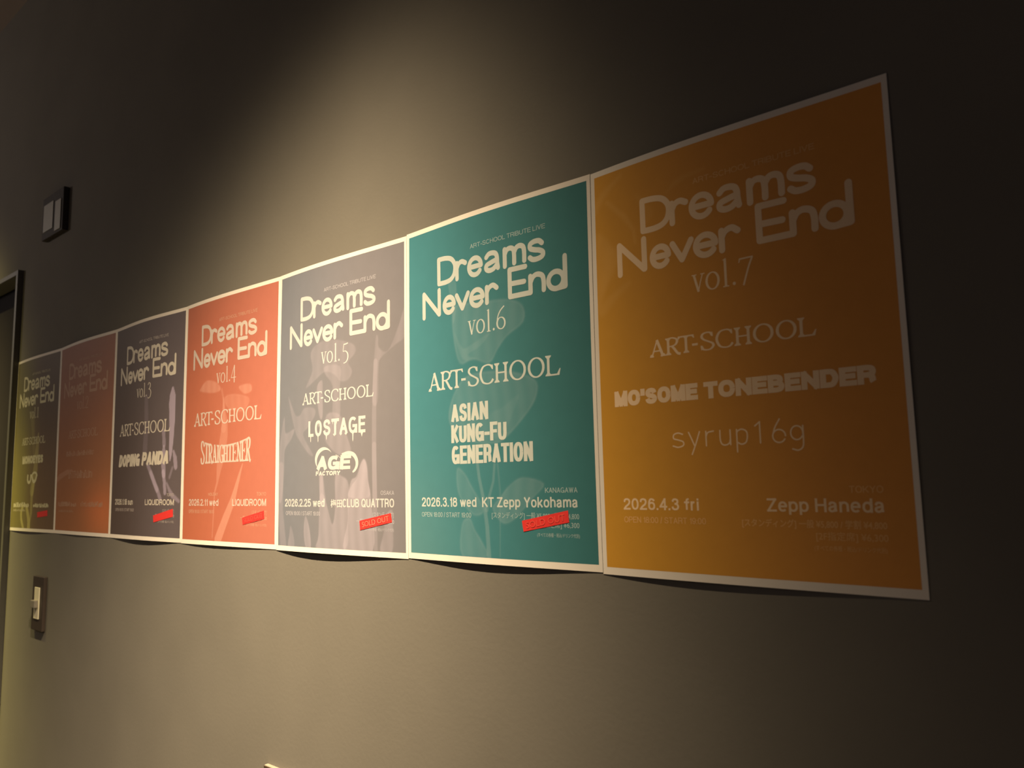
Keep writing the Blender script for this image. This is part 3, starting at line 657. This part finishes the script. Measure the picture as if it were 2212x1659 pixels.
def inside(x, y, pts):
    c = np.zeros(x.shape, bool); n = len(pts)
    for i in range(n):
        x1, y1 = pts[i][:2]; x2, y2 = pts[(i + 1) % n][:2]
        if y1 == y2: continue
        c ^= ((y1 > y) != (y2 > y)) & (x < (x2 - x1) * (y - y1) / (y2 - y1) + x1)
    return c

def smooth01(t): t = np.clip(t, 0, 1); return t * t * (3 - 2 * t)

def lerp(a, b, t): return np.array(a)[None] * (1 - t[:, None]) + np.array(b)[None] * t[:, None]

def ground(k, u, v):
    """printed ground colour of each poster, some with light put in, u to the right and v up"""
    if k == 7: return lerp((0.62, 0.310, 0.036), (0.70, 0.300, 0.064), smooth01(u * 1.15 + v * 0.35 - 0.1))  # amber raised towards the right, making up in colour for weak light
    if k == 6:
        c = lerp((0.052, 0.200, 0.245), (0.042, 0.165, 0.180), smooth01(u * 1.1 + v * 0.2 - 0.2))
        return c * 0 + c + np.array((0.030, 0.015, 0.0))[None] * (smooth01(1 - v * 2.2) * smooth01(1 - u * 2.0))[:, None]  # washed highlight at the bottom left, put into the colour
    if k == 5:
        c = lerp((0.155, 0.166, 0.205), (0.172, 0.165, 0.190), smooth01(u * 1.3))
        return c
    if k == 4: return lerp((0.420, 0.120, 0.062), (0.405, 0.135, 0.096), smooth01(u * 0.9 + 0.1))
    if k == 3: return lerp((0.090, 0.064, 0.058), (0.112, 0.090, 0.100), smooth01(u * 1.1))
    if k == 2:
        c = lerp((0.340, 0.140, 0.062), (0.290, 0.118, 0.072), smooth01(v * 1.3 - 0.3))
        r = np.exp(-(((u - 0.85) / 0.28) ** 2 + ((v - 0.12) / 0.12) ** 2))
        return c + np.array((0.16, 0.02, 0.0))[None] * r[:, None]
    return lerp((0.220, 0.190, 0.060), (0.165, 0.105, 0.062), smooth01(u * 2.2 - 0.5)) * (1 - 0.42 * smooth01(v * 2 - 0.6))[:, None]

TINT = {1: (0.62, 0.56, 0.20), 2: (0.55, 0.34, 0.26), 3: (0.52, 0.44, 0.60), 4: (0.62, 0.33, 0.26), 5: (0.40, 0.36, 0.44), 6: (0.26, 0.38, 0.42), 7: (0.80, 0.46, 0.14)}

def artwork(k, x, y):
    c = ground(k, x / PW, y / PH)
    tint = np.array(TINT[k])[None]
    for typ, pts, al, soft, rim in ARTWORK[k]:
        if typ == 'S':
            d, wd = seg_dist(x, y, pts, False)
            a = al * smooth01((wd / 2 - d) / soft + 0.5)
        else:
            pp = [tuple(p) for p in spline(pts, 4, True)[:-1]]
            d, _ = seg_dist(x, y, pp, True)
            ins = inside(x, y, pp)
            sd = np.where(ins, d, -d)
            a = al * smooth01(sd / soft + 0.5)
            # petals are densest at the rim and have faint veins
            a = a * (0.86 + 0.14 * np.cos(x * 0.33 + 2.0 * np.sin(y * 0.03)))
            if rim: a = a + rim * np.exp(-(sd / 1.6) ** 2) * (sd > -3)
        a = np.clip(a, 0, 1)[:, None]
        c = c * (1 - a) + tint * a
    return np.clip(c, 0, 1)

# ------------------------------------------------------------------ the seven posters
TITLE_COL = {1: (0.60, 0.56, 0.38), 2: (0.42, 0.25, 0.17), 3: (0.58, 0.53, 0.46), 4: (0.52, 0.44, 0.40), 5: (0.50, 0.49, 0.50), 6: (0.52, 0.56, 0.54), 7: (0.92, 0.68, 0.45)}
FINE_COL = {1: (0.48, 0.43, 0.26), 2: (0.38, 0.22, 0.14), 3: (0.42, 0.37, 0.35), 4: (0.48, 0.28, 0.20), 5: (0.38, 0.37, 0.42), 6: (0.34, 0.44, 0.45), 7: (0.82, 0.47, 0.20)}
LABEL = {1: 'dark olive concert poster with pale yellow stems, leftmost of the row beside the door',
         2: 'dim rust-brown concert poster with faded lettering, second from the door',
         3: 'dark slate concert poster vol.3 with lilac flower stems, left of the orange-red poster',
         4: 'bright orange-red concert poster vol.4 with the arched band name',
         5: 'light grey concert poster vol.5 with pale pink bulbs and the crescent logo',
         6: 'teal green concert poster vol.6 with a pale flower, left of the amber poster',
         7: 'large amber-brown concert poster vol.7, rightmost and nearest, without a red sticker'}
STICK = {1: [(193, 45.5), (254, 50.5), (255, 37.5), (194, 33.5)], 3: [(195.3, 45.8), (266.4, 58.6), (267.6, 44.6), (197.0, 33.4)],
         4: [(201.2, 46.0), (262.6, 57.6), (264.3, 45.0), (203.4, 35.0)], 5: [(202.0, 46.4), (264.7, 57.0), (266.7, 45.3), (203.3, 34.0)],
         6: [(192.4, 50.0), (255.7, 61.8), (256.9, 49.3), (194.6, 38.2)]}
SMALL = '(すべての券種・税込/ドリンク代別)'
FULL = '[スタンディング] 一般 ¥5,800 / 学割 ¥4,800'

for k in range(1, 8):
    c4 = CORN[k]
    bx_ = sum(p[0] for p in c4) / 4
    root = empty('concert_poster', (bx_, 0, Z0), LABEL[k], 'poster', 'row of seven concert posters on the dark wall')
    # sheet: front and back with a thin edge
    nx, ny = 61, 85
    gx, gy, q, idx = grid(nx, ny, 0, PW, 0, PH)
    f = warp(k, gx, gy, 0.0); b = warp(k, gx, gy, -0.2)
    n = nx * ny
    ring = list(idx[0, :]) + list(idx[1:, -1]) + list(idx[-1, -2::-1]) + list(idx[-2:0:-1, 0])
    m = len(ring)
    side = np.array([(i, (i + 1) % m, (i + 1) % m + m, i + m) for i in range(m)])[:, ::-1] + 2 * n
    np_mesh('paper_sheet', np.vstack([f, b, f[ring], b[ring]]), np.vstack([q, q[:, ::-1] + n, side]), M_paper, root)
    # printed picture
    st_ = 1.15 if k >= 5 else (1.5 if k == 4 else 2.0)
    nx, ny = int(287.5 / st_), int(406.5 / st_)
    gx, gy, q, idx = grid(nx, ny, 5.0, 292.4, 7.3, 413.8)
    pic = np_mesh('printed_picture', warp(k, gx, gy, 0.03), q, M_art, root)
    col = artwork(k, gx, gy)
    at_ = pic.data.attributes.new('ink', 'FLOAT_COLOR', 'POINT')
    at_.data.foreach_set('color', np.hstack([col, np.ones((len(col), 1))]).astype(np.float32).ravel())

    mt = mat('title_ink', TITLE_COL[k], 0.6, 0.02, 60, spec=0.2)
    mf = mat('fine_ink', FINE_COL[k], 0.6, 0.02, 60, spec=0.2)
    I = Ink(); grot(I, 'ART-SCHOOL TRIBUTE LIVE', 120.5, 235.6, 374.0, 5.4, 0.75); I.build(k, 'heading_lettering', mf, root)
    I = Ink(); title(I); I.build(k, 'title_lettering', mt, root)
    I = Ink(); volume(I, k); I.build(k, 'volume_lettering', mt, root)
    # band names
    I = Ink()
    ab = {7: (65.7, 226.8, 212.4, 16.6), 6: (42.1, 251.0, 206.8, 22.6), 5: (68.5, 230.6, 212.2, 16.8), 4: (40.1, 251.2, 199.9, 22.4), 3: (36.7, 248.2, 197.8, 22.8), 2: (70, 226, 207, 17), 1: (68, 222, 206, 17)}[k]
    art_school(I, *ab); I.build(k, 'band_lettering', mt, root)
    I = Ink(); J = None
    if k == 7:
        grot(I, "MO'SOME", 21.9, 115.0, 167.2, 15.6, 5.0, gap=0.25); grot(I, 'TONEBENDER', 121.0, 271.8, 167.0, 15.6, 5.0, gap=0.25)
        J = Ink(); syrup(J)
    elif k == 6:
        grot(I, 'ASIAN', 82.7, 145.2, 165.8, 21.4, 5.0, gap=0.5, wh=3.9); grot(I, 'KUNG-FU', 82.5, 173.0, 140.6, 21.6, 5.0, gap=0.5, wh=3.9); grot(I, 'GENERATION', 82.8, 210.6, 115.2, 21.8, 5.0, gap=0.5, wh=3.9)
    elif k == 5:
        lostage(I); J = Ink(); age_factory(J)
    elif k == 4: straightener(I)
    elif k == 3: grot(I, 'DOPING', 35.0, 138.5, 137.6, 23.6, 7.2, 0.22, 0.3, wh=6.4); grot(I, 'PANDA', 142.5, 250.0, 138.2, 24.6, 7.6, 0.22, 0.3, wh=6.6)
    elif k == 2:
        illegible(I, 60, 210, 168, 11, 3); J = Ink(); illegible(J, 78, 206, 120, 16, 9, 2.2, 8)
    elif k == 1:
        grot(I, 'MONOEYES', 76.5, 214, 160, 19, 6.4, gap=0.3)
        J = Ink(); J.ribbon(spline([(121, 134), (120, 122), (126, 115.5), (135, 116), (140, 122), (141, 134)]), even(7)); J.ribbon(spline([(146, 134), (152, 124), (160, 117), (172, 120), (180, 134)]), even(8)); J.ribbon(arc(165, 130, 16, 8, 0, 180), even(5))
    I.build(k, 'band_lettering', mt, root)
    if J: J.build(k, 'band_lettering', mt, root)
    # date, times
    I = Ink()
    dt = {7: ('2026.4.3 fri', 27.8, 110.2), 6: ('2026.3.18 wed', 26.6, 123.4), 5: ('2026.2.25 wed', 23.8, 125.2), 4: ('2026.2.11 wed', 26.4, 128.2), 3: ('2026.1.18 sun', 23.8, 108.8)}
    if k in dt: grot(I, dt[k][0], dt[k][1], dt[k][2], 64.6, 11.2, 2.0)
    elif k == 2: illegible(I, 21, 88, 60, 10, 5, 2.2, 6); illegible(I, 97, 124, 60, 8, 6, 2.2, 6)
    else: illegible(I, 26, 136, 57, 11, 7, 2.6, 6)
    I.build(k, 'date_lettering', mt, root)
    I = Ink()
    if k >= 3: grot(I, 'OPEN 18:00 / START 19:00', 26.4 if k != 7 else 28.0, 114.4 if k != 7 else 116.6, 52.2, 5.7, 0.75)
    else: illegible(I, 24, 112, 47, 5, 8, 1.2, 3.6)
    I.build(k, 'time_lettering', mf, root)
    if k == 4: I = Ink(); grot(I, 'HOLIDAY', 94.5, 126.2, 81.2, 5.0, 0.75); I.build(k, 'holiday_lettering', mf, root)
    # venue
    I = Ink()
    vn = {7: ('Zepp Haneda', 174.8, 270.3, 11.3), 6: ('KT Zepp Yokohama', 132.6, 268.6, 11.3), 5: ('梅田CLUB QUATTRO', 139.4, 270.7, 11.0), 4: ('LIQUIDROOM', 170.8, 268.0, 11.0), 3: ('LIQUIDROOM', 161.2, 269.0, 10.6)}
    if k in vn:
        s_, a_, b_, cp = vn[k]
        if k == 5:
            text(I, '梅田', 139.4, 164.6, 64.6, 8.6, 0.014); grot(I, 'CLUB QUATTRO', 165.8, 270.7, 64.2, 11.4, 2.0)
        else: grot(I, s_, a_, b_, 64.6, cp, 2.0)
    elif k == 2: illegible(I, 152, 264, 60, 10, 11, 2.2, 6.4)
    else: illegible(I, 166, 262, 57, 9, 12, 2.4, 6)
    I.build(k, 'venue_lettering', mt, root)
    ct = {7: ('TOKYO', 244.2, 270.2), 6: ('KANAGAWA', 225.8, 268.6), 5: ('OSAKA', 244.6, 270.7), 4: ('TOKYO', 241.6, 267.4), 3: ('TOKYO', 243, 267.4)}
    if k in ct:
        I = Ink(); grot(I, ct[k][0], ct[k][1], ct[k][2], 80.4, 5.5, 0.75); I.build(k, 'city_lettering', mf, root)
        I = Ink()
        if k == 7: text(I, FULL, 151.4, 271.0, 52.0, 5.2, 0.012); text(I, '[2F指定席] ¥6,300', 215.4, 271.2, 42.3, 5.2)
        elif k == 6: text(I, FULL, 147.6, 269.6, 52.8, 5.2); text(I, '[2F指定席] ¥6,300', 213.6, 269.6, 43.6, 5.2)
        else: text(I, '[スタンディング]', 228.8, 269.6, 52.0, 5.0); text(I, '一般 ¥5,800 / 学割 ¥4,800', 195.4, 270.4, 43.2, 5.0)
        text(I, SMALL, 213.4, 269.8, 33.6, 3.2)
        I.build(k, 'price_lettering', mf, root)
    # sticker across the prices
    if k in STICK:
        tl, tr, br, bl = STICK[k]
        uu, vv = np.meshgrid(np.linspace(0, 1, 13), np.linspace(0, 1, 5))
        uu = uu.ravel(); vv = vv.ravel()
        Bx = lambda i, a, b_: (1 - a) * (1 - b_) * bl[i] + a * (1 - b_) * br[i] + (1 - a) * b_ * tl[i] + a * b_ * tr[i]
        _, _, q, _ = grid(13, 5, 0, 1, 0, 1)
        rr = random.Random(k)
        hump = np.array([rr.uniform(0, 0.18) for _ in uu])
        stx = np_mesh('sold_out_sticker', warp(k, Bx(0, uu, vv), Bx(1, uu, vv), 0.22 + hump), q, M_red, root)
        stx['label'] = 'red sold out sticker across the ticket prices'
        if k >= 4:
            S = Ink()
            V, F = text_raw('SOLD OUT', 0.0)
            a = (V[:, 0] - V[:, 0].min()) / (V[:, 0].max() - V[:, 0].min()) * 0.84 + 0.08
            b_ = V[:, 1] / CAP * 0.56 + 0.22
            S.V = [(Bx(0, p, q_), Bx(1, p, q_), 0.0) for p, q_ in zip(a, b_)]; S.F = list(F); S.n = 1
            o = S.build(k, 'sticker_lettering', M_redtxt if k == 5 else M_redfaint, root, 0.55)
            o.parent = stx; o.matrix_parent_inverse = stx.matrix_world.inverted()
            o.matrix_parent_inverse = Matrix.Identity(4)
bpy.context.view_layer.update()
